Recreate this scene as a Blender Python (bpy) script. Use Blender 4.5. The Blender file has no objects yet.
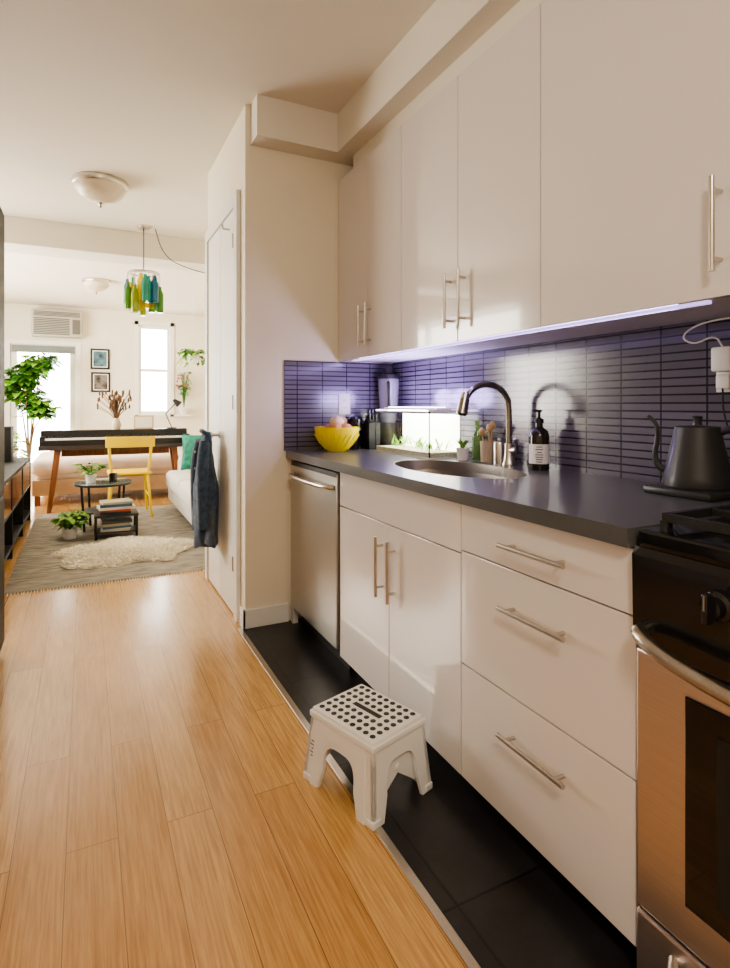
import bpy, bmesh, math, random
from mathutils import Vector, Matrix, noise
random.seed(4)
C=bpy.context; D=bpy.data
PI=math.pi
try: C.scene.view_settings.look='AgX - Medium High Contrast'
except Exception: pass
# ---------------------------------------------------------------- materials
def nt(name):
    m=D.materials.new(name); m.use_nodes=True
    t=m.node_tree; b=t.nodes['Principled BSDF']; return m,t,b
def mat(name,col,rough=.5,metal=0,var=.0,vscale=8,bump=0,bscale=60,coat=0,trans=0,emit=None,estr=0,sheen=0,ior=1.45,stretch=None):
    m,t,b=nt(name)
    b.inputs['Base Color'].default_value=(*col,1); b.inputs['Roughness'].default_value=rough
    b.inputs['Metallic'].default_value=metal; b.inputs['Coat Weight'].default_value=coat
    b.inputs['Coat Roughness'].default_value=.04
    b.inputs['Transmission Weight'].default_value=trans; b.inputs['IOR'].default_value=ior
    b.inputs['Sheen Weight'].default_value=sheen
    if emit: b.inputs['Emission Color'].default_value=(*emit,1); b.inputs['Emission Strength'].default_value=estr
    tc=t.nodes.new('ShaderNodeTexCoord'); mp=t.nodes.new('ShaderNodeMapping')
    t.links.new(tc.outputs['Object'],mp.inputs['Vector'])
    if stretch: mp.inputs['Scale'].default_value=stretch
    if var>0:
        n=t.nodes.new('ShaderNodeTexNoise'); n.inputs['Scale'].default_value=vscale; n.inputs['Detail'].default_value=4
        r=t.nodes.new('ShaderNodeValToRGB')
        r.color_ramp.elements[0].position=.3; r.color_ramp.elements[1].position=.7
        r.color_ramp.elements[0].color=(*[c*(1-var) for c in col],1)
        r.color_ramp.elements[1].color=(*[min(1,c*(1+var)) for c in col],1)
        t.links.new(mp.outputs[0],n.inputs['Vector']); t.links.new(n.outputs['Fac'],r.inputs[0]); t.links.new(r.outputs[0],b.inputs['Base Color'])
    if bump>0:
        n=t.nodes.new('ShaderNodeTexNoise'); n.inputs['Scale'].default_value=bscale; n.inputs['Detail'].default_value=3
        bp=t.nodes.new('ShaderNodeBump'); bp.inputs['Strength'].default_value=bump; bp.inputs['Distance'].default_value=.01
        t.links.new(mp.outputs[0],n.inputs['Vector']); t.links.new(n.outputs['Fac'],bp.inputs['Height']); t.links.new(bp.outputs[0],b.inputs['Normal'])
    return m
def brickmat(name,axes,c1,c2,mortar,bw,rh,ms,rough,offset=.5,grain=None,bump=.3,coat=0,shift=(0,0),gamt=.8):
    m,t,b=nt(name); L=t.links.new
    tc=t.nodes.new('ShaderNodeTexCoord'); s=t.nodes.new('ShaderNodeSeparateXYZ'); c=t.nodes.new('ShaderNodeCombineXYZ')
    L(tc.outputs['Object'],s.inputs[0])
    L(s.outputs[axes[0]],c.inputs[0]); L(s.outputs[axes[1]],c.inputs[1])
    mp=t.nodes.new('ShaderNodeMapping'); mp.inputs['Location'].default_value=(shift[0],shift[1],0); L(c.outputs[0],mp.inputs[0])
    br=t.nodes.new('ShaderNodeTexBrick'); L(mp.outputs[0],br.inputs['Vector'])
    br.offset=offset; br.offset_frequency=2
    br.inputs['Color1'].default_value=(*c1,1); br.inputs['Color2'].default_value=(*c2,1); br.inputs['Mortar'].default_value=(*mortar,1)
    br.inputs['Scale'].default_value=1; br.inputs['Brick Width'].default_value=bw; br.inputs['Row Height'].default_value=rh
    br.inputs['Mortar Size'].default_value=ms; br.inputs['Mortar Smooth'].default_value=.1; br.inputs['Bias'].default_value=0
    out=br.outputs['Color']
    if grain:
        mg=t.nodes.new('ShaderNodeMapping'); mg.inputs['Scale'].default_value=grain; L(tc.outputs['Object'],mg.inputs[0])
        n=t.nodes.new('ShaderNodeTexNoise'); n.inputs['Scale'].default_value=1; n.inputs['Detail'].default_value=7; n.inputs['Roughness'].default_value=.7
        va=t.nodes.new('ShaderNodeVectorMath'); va.operation='MULTIPLY_ADD'
        L(br.outputs['Color'],va.inputs[0]); va.inputs[1].default_value=(40,40,40); L(mg.outputs[0],va.inputs[2])
        L(va.outputs[0],n.inputs['Vector'])
        r=t.nodes.new('ShaderNodeValToRGB'); r.color_ramp.elements[0].position=.36; r.color_ramp.elements[1].position=.62
        r.color_ramp.elements[0].color=(.56,.45,.34,1); r.color_ramp.elements[1].color=(1.0,1.0,1.0,1)
        L(n.outputs['Fac'],r.inputs[0])
        mx=t.nodes.new('ShaderNodeMix'); mx.data_type='RGBA'; mx.blend_type='MULTIPLY'; mx.inputs[0].default_value=gamt
        L(out,mx.inputs[6]); L(r.outputs[0],mx.inputs[7]); out=mx.outputs[2]
    L(out,b.inputs['Base Color']); b.inputs['Roughness'].default_value=rough; b.inputs['Coat Weight'].default_value=coat; b.inputs['Coat Roughness'].default_value=.15
    inv=t.nodes.new('ShaderNodeMath'); inv.operation='SUBTRACT'; inv.inputs[0].default_value=1; L(br.outputs['Fac'],inv.inputs[1])
    bp=t.nodes.new('ShaderNodeBump'); bp.inputs['Strength'].default_value=bump; bp.inputs['Distance'].default_value=.003
    L(inv.outputs[0],bp.inputs['Height']); L(bp.outputs[0],b.inputs['Normal'])
    return m
WALL=mat('wall_paint',(.86,.79,.64),.6,var=.02,vscale=3,bump=.05,bscale=200)
WALLW=mat('wall_paint_far',(.82,.76,.64),.6,var=.02)
CEIL=mat('ceiling_paint',(.80,.745,.65),.7,bump=.04,bscale=150)
TRIM=mat('trim_white',(.85,.83,.78),.35)
CAB=mat('gloss_cabinet',(.76,.71,.68),.13,coat=.6,var=.01,vscale=2)
CARC=mat('cabinet_carcass',(.08,.075,.075),.6)
CABU=mat('cabinet_underside',(.7,.68,.69),.5)
NICK=mat('brushed_nickel',(.60,.56,.51),.28,1,var=.08,vscale=300)
STEEL=mat('stainless_steel',(.50,.475,.44),.32,1,var=.06,vscale=6,stretch=(1,1,60))
STEELD=mat('stainless_sink',(.50,.47,.44),.3,1,var=.05)
CNT=mat('quartz_counter',(.105,.105,.105),.30,var=.12,vscale=350,coat=.2)
BLK=mat('black_gloss',(.012,.012,.013),.12,coat=.4,var=.02)
BLKM=mat('black_matte',(.018,.018,.017),.5,var=.1,vscale=30)
IRON=mat('cast_iron',(.02,.02,.02),.6,bump=.2,bscale=200)
OVG=mat('oven_glass',(.006,.006,.008),.05,coat=.5)
WHT=mat('white_plastic',(.88,.86,.82),.4,var=.01)
GRN=mat('leaf_green',(.05,.17,.02),.45,var=.5,vscale=12)
GRN2=mat('leaf_bright',(.20,.42,.04),.45,var=.4,vscale=12)
TERRA=mat('pot_white',(.75,.72,.68),.5,var=.05)
WOODL=mat('walnut_leg',(.22,.08,.03),.4,var=.3,vscale=10,stretch=(4,4,.5))
YEL=mat('yellow_paint',(.85,.58,.02),.4,var=.03)
DENIM=mat('denim',(.050,.085,.145),.85,var=.4,vscale=40,bump=.5,bscale=300,sheen=.3)
SOFA=mat('sofa_fabric',(.66,.63,.58),.9,var=.06,vscale=60,bump=.3,bscale=250,sheen=.3)
BED=mat('bed_linen',(.70,.56,.45),.9,var=.08,vscale=6,bump=.2,bscale=10)
WOOL=mat('sheepskin_wool',(.92,.84,.68),.95,var=.06,vscale=9,sheen=.4)
GLASS=mat('clear_glass',(.95,.97,.97),.02,trans=1)
FLOOR=brickmat('bamboo_floor',(1,0),(.66,.375,.135),(.75,.46,.185),(.28,.14,.05),1.25,.127,.0012,.26,.37,(150,5,1),.2,coat=.4,shift=(.35,.045),gamt=.8)
TILE=brickmat('slate_floor_tile',(1,0),(.022,.021,.024),(.03,.029,.032),(.009,.009,.009),.6,.62,.004,.36,0,(6,6,1),.4,shift=(.1,.45))
SPL_R=brickmat('backsplash_tile_long',(1,2),(.13,.117,.155),(.16,.145,.19),(.022,.021,.027),.15,.0262,.0028,.20,0,None,.9,coat=.5,shift=(0,.014))
SPL_E=brickmat('backsplash_tile_end',(0,2),(.13,.117,.155),(.16,.145,.19),(.022,.021,.027),.15,.0262,.0028,.20,0,None,.9,coat=.5,shift=(0,.014))
# ---------------------------------------------------------------- mesh builder
class M:
    def __init__(s,name): s.name=name; s.bm=bmesh.new(); s.mats=[]
    def mi(s,m):
        if m not in s.mats: s.mats.append(m)
        return s.mats.index(m)
    def box(s,x0,x1,y0,y1,z0,z1,m,mtx=None,bev=0,seg=2):
        vs=[Vector((x,y,z)) for x in(x0,x1) for y in(y0,y1) for z in(z0,z1)]
        b=bmesh.new(); v=[b.verts.new(p) for p in vs]
        for q in((0,1,3,2),(4,6,7,5),(0,4,5,1),(2,3,7,6),(0,2,6,4),(1,5,7,3)): b.faces.new([v[i] for i in q])
        if bev: bmesh.ops.bevel(b,geom=b.edges[:],offset=bev,segments=seg,affect='EDGES',profile=.5)
        s.merge(b,m,mtx); return s
    def merge(s,b,m,mtx=None):
        bmesh.ops.recalc_face_normals(b,faces=b.faces[:])
        if mtx is not None: bmesh.ops.transform(b,matrix=mtx,verts=b.verts[:])
        i=s.mi(m); mp={}
        for v in b.verts: mp[v]=s.bm.verts.new(v.co)
        for f in b.faces:
            try: nf=s.bm.faces.new([mp[v] for v in f.verts]); nf.material_index=i
            except ValueError: pass
        b.free()
    def cyl(s,p0,p1,r0,m,r1=None,seg=20,mtx=None):
        if r1 is None: r1=r0
        p0=Vector(p0);p1=Vector(p1); d=p1-p0; L=d.length
        b=bmesh.new(); bmesh.ops.create_cone(b,cap_ends=True,segments=seg,radius1=r0,radius2=max(r1,1e-4),depth=L)
        q=d.to_track_quat('Z','Y').to_matrix().to_4x4()
        bmesh.ops.transform(b,matrix=Matrix.Translation((p0+p1)/2)@q,verts=b.verts[:])
        s.merge(b,m,mtx); return s
    def lathe(s,prof,m,cx=0,cy=0,cz=0,seg=32,mtx=None,sx=1,sy=1):
        b=bmesh.new(); rings=[]
        for r,z in prof:
            if r<1e-5: rings.append([b.verts.new((cx,cy,cz+z))])
            else: rings.append([b.verts.new((cx+r*sx*math.cos(2*PI*k/seg),cy+r*sy*math.sin(2*PI*k/seg),cz+z)) for k in range(seg)])
        for a,c in zip(rings,rings[1:]):
            for k in range(seg):
                k2=(k+1)%seg
                if len(a)==1 and len(c)==1: continue
                if len(a)==1: b.faces.new([a[0],c[k],c[k2]])
                elif len(c)==1: b.faces.new([a[k],a[k2],c[0]])
                else: b.faces.new([a[k],a[k2],c[k2],c[k]])
        s.merge(b,m,mtx); return s
    def ball(s,c,r,m,sc=(1,1,1),seg=16,mtx=None):
        b=bmesh.new(); bmesh.ops.create_uvsphere(b,u_segments=seg,v_segments=max(6,seg//2),radius=r)
        bmesh.ops.transform(b,matrix=Matrix.Translation(c)@Matrix.Diagonal((*sc,1)),verts=b.verts[:])
        s.merge(b,m,mtx); return s
    def tube(s,pts,r,m,seg=10,smooth=0,mtx=None):
        pts=[Vector(p) for p in pts]
        rs=r if isinstance(r,(list,tuple)) else [r]*len(pts)
        for _ in range(smooth):
            np_=[pts[0]]; nr=[rs[0]]
            for i in range(len(pts)-1):
                a,c=pts[i],pts[i+1]
                np_+= [a*.75+c*.25,a*.25+c*.75]; nr+=[rs[i]*.75+rs[i+1]*.25,rs[i]*.25+rs[i+1]*.75]
            np_.append(pts[-1]); nr.append(rs[-1]); pts=np_; rs=nr
        b=bmesh.new(); rings=[]; up=None
        for i,p in enumerate(pts):
            t=(pts[min(i+1,len(pts)-1)]-pts[max(i-1,0)]).normalized()
            if up is None:
                up=Vector((0,0,1)) if abs(t.z)<.9 else Vector((1,0,0))
            n=(up-t*up.dot(t))
            if n.length<1e-4: n=t.orthogonal()
            n.normalize(); up=n; bi=t.cross(n)
            rings.append([b.verts.new(p+(n*math.cos(2*PI*k/seg)+bi*math.sin(2*PI*k/seg))*rs[i]) for k in range(seg)])
        for a,c in zip(rings,rings[1:]):
            for k in range(seg): b.faces.new([a[k],a[(k+1)%seg],c[(k+1)%seg],c[k]])
        b.faces.new(rings[0]); b.faces.new(rings[-1])
        s.merge(b,m,mtx); return s
    def prism(s,poly,h0,h1,m,axis='Z',mtx=None,bev=0):
        def P(a,c,h):
            return {'Z':(a,c,h),'Y':(a,h,c),'X':(h,a,c)}[axis]
        b=bmesh.new(); A=[b.verts.new(P(*p,h0)) for p in poly]; B=[b.verts.new(P(*p,h1)) for p in poly]
        n=len(poly)
        for i in range(n): b.faces.new([A[i],A[(i+1)%n],B[(i+1)%n],B[i]])
        b.faces.new(A); b.faces.new(B[::-1])
        if bev: bmesh.ops.bevel(b,geom=b.edges[:],offset=bev,segments=2,affect='EDGES')
        s.merge(b,m,mtx); return s
    def leaf(s,p,dirv,L,W,m,droop=.3):
        d=Vector(dirv).normalized(); side=d.cross(Vector((0,0,1)))
        if side.length<.05: side=Vector((1,0,0))
        side.normalize(); up=side.cross(d); i=s.mi(m); prev=None; p=Vector(p)
        for k,(t,w) in enumerate(((0,.08),(.25,.8),(.5,1),(.78,.65),(1,.03))):
            c=p+d*L*t-Vector((0,0,1))*droop*L*t*t
            cur=[s.bm.verts.new(c+side*W*.5*w+up*W*.12*w),s.bm.verts.new(c),s.bm.verts.new(c-side*W*.5*w+up*W*.12*w)]
            if prev:
                for a in(0,1):
                    f=s.bm.faces.new([prev[a],prev[a+1],cur[a+1],cur[a]]); f.material_index=i
            prev=cur
    def done(s,bevel=0,angle=35,seg=2,sub=0):
        me=D.meshes.new(s.name); s.bm.normal_update(); s.bm.to_mesh(me); s.bm.free()
        for m in s.mats: me.materials.append(m)
        me.polygons.foreach_set('use_smooth',[True]*len(me.polygons))
        me.set_sharp_from_angle(angle=math.radians(angle))
        o=D.objects.new(s.name,me); C.scene.collection.objects.link(o)
        if bevel:
            b=o.modifiers.new('bev','BEVEL'); b.width=bevel; b.segments=seg; b.limit_method='ANGLE'; b.angle_limit=math.radians(40)
        return o
def T(x=0,y=0,z=0,rz=0,rx=0,ry=0):
    return Matrix.Translation((x,y,z))@Matrix.Rotation(rz,4,'Z')@Matrix.Rotation(ry,4,'Y')@Matrix.Rotation(rx,4,'X')
# ---------------------------------------------------------------- constants
H=1.185; WX=1.66; EY=2.97; CZ=2.78; CT=.935
XD=1.01; XU=1.30; UZ0=1.437; UZ1=2.468; WB=WX-.012
# ---------------------------------------------------------------- shell
o=M('floor'); o.box(-2.1,.722,-1.6,10.5,-.1,0,FLOOR); o.box(.722,2.1,2.98,10.5,-.1,0,FLOOR); o.done()
o=M('floor_kitchen_tile'); o.box(.745,1.75,-1.6,2.98,-.1,0,TILE); o.done()
o=M('trim_1'); o.box(.722,.745,-1.6,2.98,-.1,.004,NICK); o.done(.001)
o=M('ceiling'); o.box(-2.1,2.1,-1.7,10.6,CZ,CZ+.1,CEIL); o.done()
o=M('wall_right'); o.box(WX,WX+.12,-1.6,EY,0,CZ,WALL); o.done()
o=M('wall_closet'); o.box(.762,2.0,EY,3.98,0,CZ,WALL); o.done()
o=M('wall_living_right'); o.box(1.95,2.07,3.98,10.4,0,CZ,WALLW); o.done()
o=M('wall_left'); o.box(-1.2,-1.08,-1.6,3.9,0,CZ,WALL); o.box(-2.02,-1.08,3.8,3.92,0,CZ,WALL); o.done()
o=M('wall_living_left'); x0,x1=-2.02,-1.9
o.box(x0,x1,3.92,5.0,0,CZ,WALLW); o.box(x0,x1,9.0,10.4,0,CZ,WALLW); o.box(x0,x1,5.0,9.0,0,.9,WALLW); o.box(x0,x1,5.0,9.0,2.4,CZ,WALLW); o.done()
o=M('wall_far')
for a,b,c,d in((-2.02,-1.05,0,CZ),(-1.05,-.13,2.15,CZ),(-.13,.82,0,CZ),(.82,1.34,0,1.02),(.82,1.34,2.56,CZ),(1.34,2.07,0,CZ)):
    o.box(a,b,10.4,10.55,c,d,WALLW)
o.done()
o=M('wall_back'); o.box(-1.2,1.8,-1.7,-1.6,0,CZ,WALL); o.done()
o=M('ceiling_beam'); o.box(-1.9,1.95,5.6,5.95,2.55,CZ,CEIL); o.done(.004,angle=20)
o=M('wall_soffit'); 
o.box(1.24,WX,-1.6,2.84,2.57,CZ,CEIL); o.box(.79,WX,2.84,EY,2.57,CZ,CEIL); o.box(1.335,WX,-1.6,2.84,UZ1+.002,2.57,CEIL); o.done()
o=M('baseboard_end'); o.box(.745,1.0,EY-.016,EY,0,.10,TRIM); o.box(.746,.762,EY-.016,3.03,0,.10,TRIM); o.done(.003)
o=M('baseboard_left'); o.box(-1.08,-1.065,-1.6,2.3,0,.1,TRIM); o.done(.003)
o=M('baseboard_far'); o.box(-.06,1.95,10.385,10.4,0,.12,TRIM); o.done(.003)
# ---------------------------------------------------------------- closet door
o=M('door_1')
cx=.761; KY=3.55
for a,b,c_,d in((3.07,3.14,0,2.36),(3.90,3.97,0,2.36),(3.14,3.90,2.29,2.36)): o.box(cx-.022,cx,a,b,c_,d,TRIM)
o.box(cx-.012,cx,3.145,3.517,.01,2.285,WHT); o.box(cx-.012,cx,3.523,3.895,.01,2.285,WHT)
for z in(.3,1.2,2.1): o.cyl((cx-.022,3.148,z-.04),(cx-.022,3.148,z+.04),.006,NICK,seg=10)
o.cyl((cx-.012,KY,1.0),(cx-.018,KY,1.0),.022,NICK); o.cyl((cx-.012,KY,1.0),(.70,KY,1.0),.010,NICK); o.ball((.692,KY,1.0),.022,NICK)
o.cyl((cx-.012,3.28,2.2),(cx-.05,3.28,2.2),.006,NICK,seg=8); o.cyl((cx-.05,3.28,2.2),(cx-.052,3.28,2.225),.006,NICK,seg=8)
o.done()
# ---------------------------------------------------------------- lower cabinets
def bar_handle(o,p0,p1,off,r=.006,ext=.035):
    p0=Vector(p0);p1=Vector(p1);d=(p1-p0).normalized(); off=Vector(off)
    o.cyl(p0,p1,r,NICK,seg=24)
    for q in(p0+d*ext,p1-d*ext): o.cyl(q,q-off,r*.85,NICK,seg=24)
g=.0018
o=M('base_cabinet_sink')
o.box(XD+.02,WB,1.392,2.287,.08,.70,CARC); o.box(XD+.02,1.06,1.392,2.287,.70,.894,CARC); o.box(XD+.07,XD+.09,1.392,2.287,0,.08,CARC)
o.box(XD,XD+.02,1.39+g,2.29-g,.742,.889,CAB,bev=.0015)
o.box(XD,XD+.02,1.39+g,1.838-g,.075,.738,CAB,bev=.0015); o.box(XD,XD+.02,1.838+g,2.29-g,.075,.738,CAB,bev=.0015)
for y in(1.795,1.885): bar_handle(o,(XD-.032,y,.465),(XD-.032,y,.69),(-.032,0,0))
o.done(angle=20)
o=M('base_cabinet_drawers')
o.box(XD+.02,WB,.792,1.388,.08,.894,CARC); o.box(XD+.07,XD+.09,.792,1.388,0,.08,CARC)
for z0,z1,hz in((.075,.412,.312),(.416,.748,.648),(.752,.889,.815)):
    o.box(XD,XD+.02,.788+g,1.39-g,z0,z1,CAB,bev=.0015)
    bar_handle(o,(XD-.032,.955,hz),(XD-.032,1.185,hz),(-.032,0,0),ext=.03)
o.done(angle=20)
o=M('dishwasher')
o.box(XD+.02,WX-.05,2.295,2.915,.09,.894,BLKM)
o.box(XD-.012,XD+.02,2.298,2.912,.10,.885,STEEL,bev=.004)
o.box(XD+.05,XD+.07,2.295,2.915,0,.10,BLKM)
o.box(XD-.013,XD-.005,2.30,2.91,.862,.884,BLKM)
o.tube([(XD-.01,2.33,.815),(XD-.05,2.36,.815),(XD-.055,2.6,.815),(XD-.05,2.85,.815),(XD-.01,2.88,.815)],.011,NICK,smooth=2,seg=24)
o.done(angle=20)
o=M('cabinet_filler'); o.box(XD,XD+.03,2.918,EY-.018,.0,.894,CAB); o.done()
# ---------------------------------------------------------------- counter with sink hole
def evalbool(ob,cut,op='DIFFERENCE'):
    md=ob.modifiers.new('b','BOOLEAN'); md.object=cut; md.operation=op; md.solver='EXACT'
    dg=C.evaluated_depsgraph_get(); me=D.meshes.new_from_object(ob.evaluated_get(dg)); ob.modifiers.clear(); ob.data=me; D.objects.remove(cut)
SX,SY=1.315,1.85
c=M('countertop'); c.box(.985,WX-.009,.790,EY-.009,CT-.04,CT,CNT); ct=c.done()
k=M('cut'); k.lathe([(0,-.1),(1,-.1),(1,.1),(0,.1)],CNT,SX,SY,CT,seg=64,sx=.195,sy=.36); kc=k.done(); evalbool(ct,kc)
ct.data.set_sharp_from_angle(angle=math.radians(20))
o=M('kitchen_sink')
o.lathe([(1.05,-.041),(1.0,-.041),(.995,-.05),(.97,-.12),(.90,-.17),(.6,-.185),(.12,-.19),(.10,-.195),(0,-.195)],STEELD,SX,SY,CT,seg=64,sx=.2,sy=.365)
o.lathe([(1.05,-.041),(1.05,-.06),(1.0,-.14),(.9,-.19),(.1,-.21),(0,-.21)],STEELD,SX,SY,CT,seg=64,sx=.2,sy=.365)
o.lathe([(.998,-.0395),(.998,.0),(.975,.0),(.975,-.0395)],STEELD,SX,SY,CT,seg=64,sx=.195,sy=.36)
o.lathe([(.045,.003),(.04,.006),(.02,.004),(0,.002)],NICK,SX,SY,CT-.193)
o.done()
# ---------------------------------------------------------------- faucet
FX,FY=1.585,1.845
BRZ=mat('faucet_dark_nickel',(.36,.33,.30),.22,1,var=.05)
o=M('kitchen_faucet')
o.lathe([(0,0),(.03,0),(.03,.008),(.024,.02),(.02,.05),(.019,.09),(.0,.09)],NICK,FX,FY,CT)
pts=[(FX,FY,CT+.08),(FX,FY,CT+.21),(FX-.005,FY,CT+.27)]
for a in range(18,163,18):
    t=math.radians(a); pts.append((FX-.115+.11*math.cos(t),FY,CT+.25+.085*math.sin(t)))
pts.append((FX-.23,FY,CT+.27))
o.tube(pts,.0125,BRZ,seg=16,smooth=1)
o.cyl((FX-.226,FY,CT+.275),(FX-.240,FY,CT+.215),.019,BRZ,r1=.023); o.cyl((FX-.222,FY,CT+.30),(FX-.227,FY,CT+.273),.014,NICK,r1=.018)
o.cyl((FX-.240,FY,CT+.215),(FX-.241,FY,CT+.208),.018,BLKM)
o.cyl((FX,FY,CT+.06),(FX,FY-.045,CT+.065),.013,NICK); o.tube([(FX,FY-.045,CT+.065),(FX-.02,FY-.07,CT+.085),(FX-.05,FY-.09,CT+.115)],[.009,.008,.006],NICK,smooth=1)
o.done()
# ---------------------------------------------------------------- upper cabinets
def upper(name,y0,y1,splits,handles,z0=UZ0,z1=UZ1):
    o=M(name); o.box(XU+.02,WB,y0+.001,y1-.001,z0,z1,CABU)
    ys=[y0]+splits+[y1]
    for a,b in zip(ys,ys[1:]): o.box(XU,XU+.02,a+.0018,b-.0018,z0-.004,z1,CAB,bev=.0015)
    for y in handles: bar_handle(o,(XU-.033,y,z0+.05),(XU-.033,y,z0+.265),(-.033,0,0),r=.0065,ext=.03)
    return o.done(angle=20)
upper('wall_cabinet',2.25,2.965,[2.60],[2.56,2.64])
upper('wall_cabinet',1.365,2.25,[1.81],[1.765,1.855])
upper('wall_cabinet',.73,1.365,[],[.795])
upper('wall_cabinet',0.03,.73,[.38],[.34,.42])
upper('wall_cabinet',-.9,.03,[-.45],[-.5,-.4])
o=M('base_cabinet_rear'); o.box(XD+.02,WB,-.9,.02,.08,.895,CARC); o.box(XD,XD+.02,-.9,-.44,.075,.89,CAB); o.box(XD,XD+.02,-.436,.02,.075,.89,CAB)
o.box(XD+.07,XD+.09,-.9,.02,0,.08,CARC); o.box(.985,WB,-.9,.02,.895,CT,CNT)
for y in(-.48,-.4): bar_handle(o,(XD-.032,y,.6),(XD-.032,y,.82),(-.032,0,0))
o.done(angle=20)
# slim LED bar added behind the cabinet bottoms for extra violet glow
o=M('added_led_bar'); o.box(XU+.035,XU+.055,.85,2.85,UZ0-.008,UZ0-.0005,mat('added_led_glow',(.7,.65,.9),.4,emit=(.62,.50,1),estr=1.2)); o.done()
# ---------------------------------------------------------------- backsplash
o=M('backsplash_wall_right'); o.box(WX-.008,WX,-.9,EY-.008,CT,UZ0+.01,SPL_R); o.done()
o=M('backsplash_end_wall'); o.box(.975,WX-.008,EY-.008,EY,CT,1.43,SPL_E); o.done()
# ---------------------------------------------------------------- range
o=M('gas_range'); RX=1.006; y0,y1=.032,.784
STL=mat('range_steel',(.74,.67,.66),.36,1,var=.05,vscale=5,stretch=(1,1,50))
o.box(RX+.03,WX-.03,y0,y1,.03,.90,BLKM)
o.box(RX-.005,WX-.03,y0,y1,.895,.935,BLK,bev=.012,seg=3)
o.prism([(RX,.70),(RX+.05,.70),(RX+.05,.90),(RX-.005,.90),(RX-.015,.885),(RX-.012,.74)],y0,y1,BLK,'Y')
for i,y in enumerate((.607,.50,.29,.18)):
    mk=T(RX-.014,y,.835,ry=-PI/2)
    o.lathe([(0,0),(.028,0),(.026,.010),(.019,.014),(.018,.030),(0,.032)],BLK,mtx=mk,seg=24)
    o.box(-.026,.026,-.006,.006,.026,.046,BLK,mtx=mk,bev=.003); o.box(-.002,.024,-.0015,.0015,.045,.047,NICK,mtx=mk)
o.box(RX-.005,RX+.03,y0,y1,.175,.695,STL,bev=.006)
o.box(RX-.009,RX-.004,.14,.676,.255,.645,OVG,bev=.002)
o.box(RX-.0105,RX-.008,.20,.615,.30,.60,BLKM)
o.box(RX-.005,RX+.03,y0,y1,.035,.168,STL,bev=.006)
o.tube([(RX-.005,.765,.735),(RX-.045,.755,.74),(RX-.062,.66,.715),(RX-.07,.409,.70),(RX-.062,.16,.715),(RX-.045,.065,.74),(RX-.005,.055,.735)],.014,NICK,seg=24,smooth=3)
o.tube([(RX-.005,.70,.13),(RX-.04,.68,.13),(RX-.05,.409,.12),(RX-.04,.14,.13),(RX-.005,.12,.13)],.010,NICK,seg=24,smooth=3)
for cx,cy in((1.17,.60),(1.48,.60),(1.17,.22),(1.48,.22)):
    o.lathe([(0,.93),(.05,.93),(.045,.948),(.0,.948)],IRON,cx,cy,0)
    for a in range(4):
        t=a*PI/2; o.box(.02,.13,-.006,.006,.956,.970,IRON,mtx=T(cx,cy,0,rz=t))
    for dx in(-.135,.135): o.box(cx+dx-.006,cx+dx+.006,cy-.14,cy+.14,.953,.970,IRON); 
    for dy in(-.14,.14): o.box(cx-.14,cx+.14,cy+dy-.006,cy+dy+.006,.953,.970,IRON)
    for dx in(-.135,.135):
        for dy in(-.14,.14): o.box(cx+dx-.008,cx+dx+.008,cy+dy-.008,cy+dy+.008,.931,.955,IRON)
o.box(1.57,WX-.03,y0,y1,.93,1.0,BLK,bev=.008)
for cx in(1.1,1.55):
    for cy in(.08,.73): o.cyl((cx,cy,0),(cx,cy,.04),.02,BLKM)
o.done(angle=20)
# ---------------------------------------------------------------- gooseneck kettle
KET=mat('kettle_black',(.03,.03,.03),.45,coat=.1)
o=M('gooseneck_kettle'); kx,ky=1.53,1.0
o.box(kx-.10,kx+.10,ky-.10,ky+.10,CT,CT+.022,KET,bev=.008)
z=CT+.023
o.lathe([(0,0),(.088,0),(.090,.006),(.084,.03),(.060,.145),(.056,.165),(.052,.168),(.0,.171)],KET,kx,ky,z,seg=40)
o.lathe([(0,.168),(.012,.17),(.010,.183),(.014,.195),(.0,.198)],KET,kx,ky,z,seg=20)
dv=Vector((-.35,.93,0)).normalized()
P=lambda r,h:(kx+dv.x*r,ky+dv.y*r,z+h)
o.tube([P(.07,.04),P(.10,.045),P(.112,.08),P(.102,.13),P(.105,.175),P(.128,.195)],[.011,.010,.008,.007,.006,.005],KET,smooth=2)
Q=lambda r,h:(kx-dv.x*r,ky-dv.y*r,z+h)
o.tube([Q(.05,.15),Q(.085,.165),Q(.118,.16),Q(.122,.11),Q(.114,.05)],[.009,.011,.013,.013,.010],KET,smooth=2)
o.done()
# ---------------------------------------------------------------- outlets + charger
def outlet(name,mtx):
    o=M(name); o.box(-.036,.036,-.058,.058,0,.005,WHT,mtx=mtx,bev=.002)
    for y in(-.022,.022):
        o.box(-.017,.017,y-.014,y+.014,.005,.007,TRIM,mtx=mtx)
        for x in(-.006,.006): o.box(x-.001,x+.001,y-.004,y+.006,.007,.0075,BLKM,mtx=mtx)
    return o
RYW=Matrix(((0,0,-1,0),(1,0,0,0),(0,1,0,0),(0,0,0,1)))
REW=Matrix(((1,0,0,0),(0,0,-1,0),(0,1,0,0),(0,0,0,1)))
outlet('wall_outlet',Matrix.Translation((1.335,EY-.008,1.19))@REW).done()
m4=Matrix.Translation((WX-.008,.985,1.28))@RYW
o=outlet('wall_outlet',m4); o.done()
o=M('phone_charger'); o.box(-.028,.028,.0,.07,.008,.045,WHT,mtx=m4,bev=.006); o.box(-.02,.02,-.05,-.008,.008,.035,WHT,mtx=m4,bev=.005)
x=WX-.04
o.tube([(x,.985,1.35),(x-.01,1.0,1.385),(x-.03,1.05,1.36),(x-.03,1.09,1.385),(x-.02,1.06,1.415),(x-.03,.99,1.425),(x-.03,.9,1.425)],.0028,WHT,smooth=2,seg=8)
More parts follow.
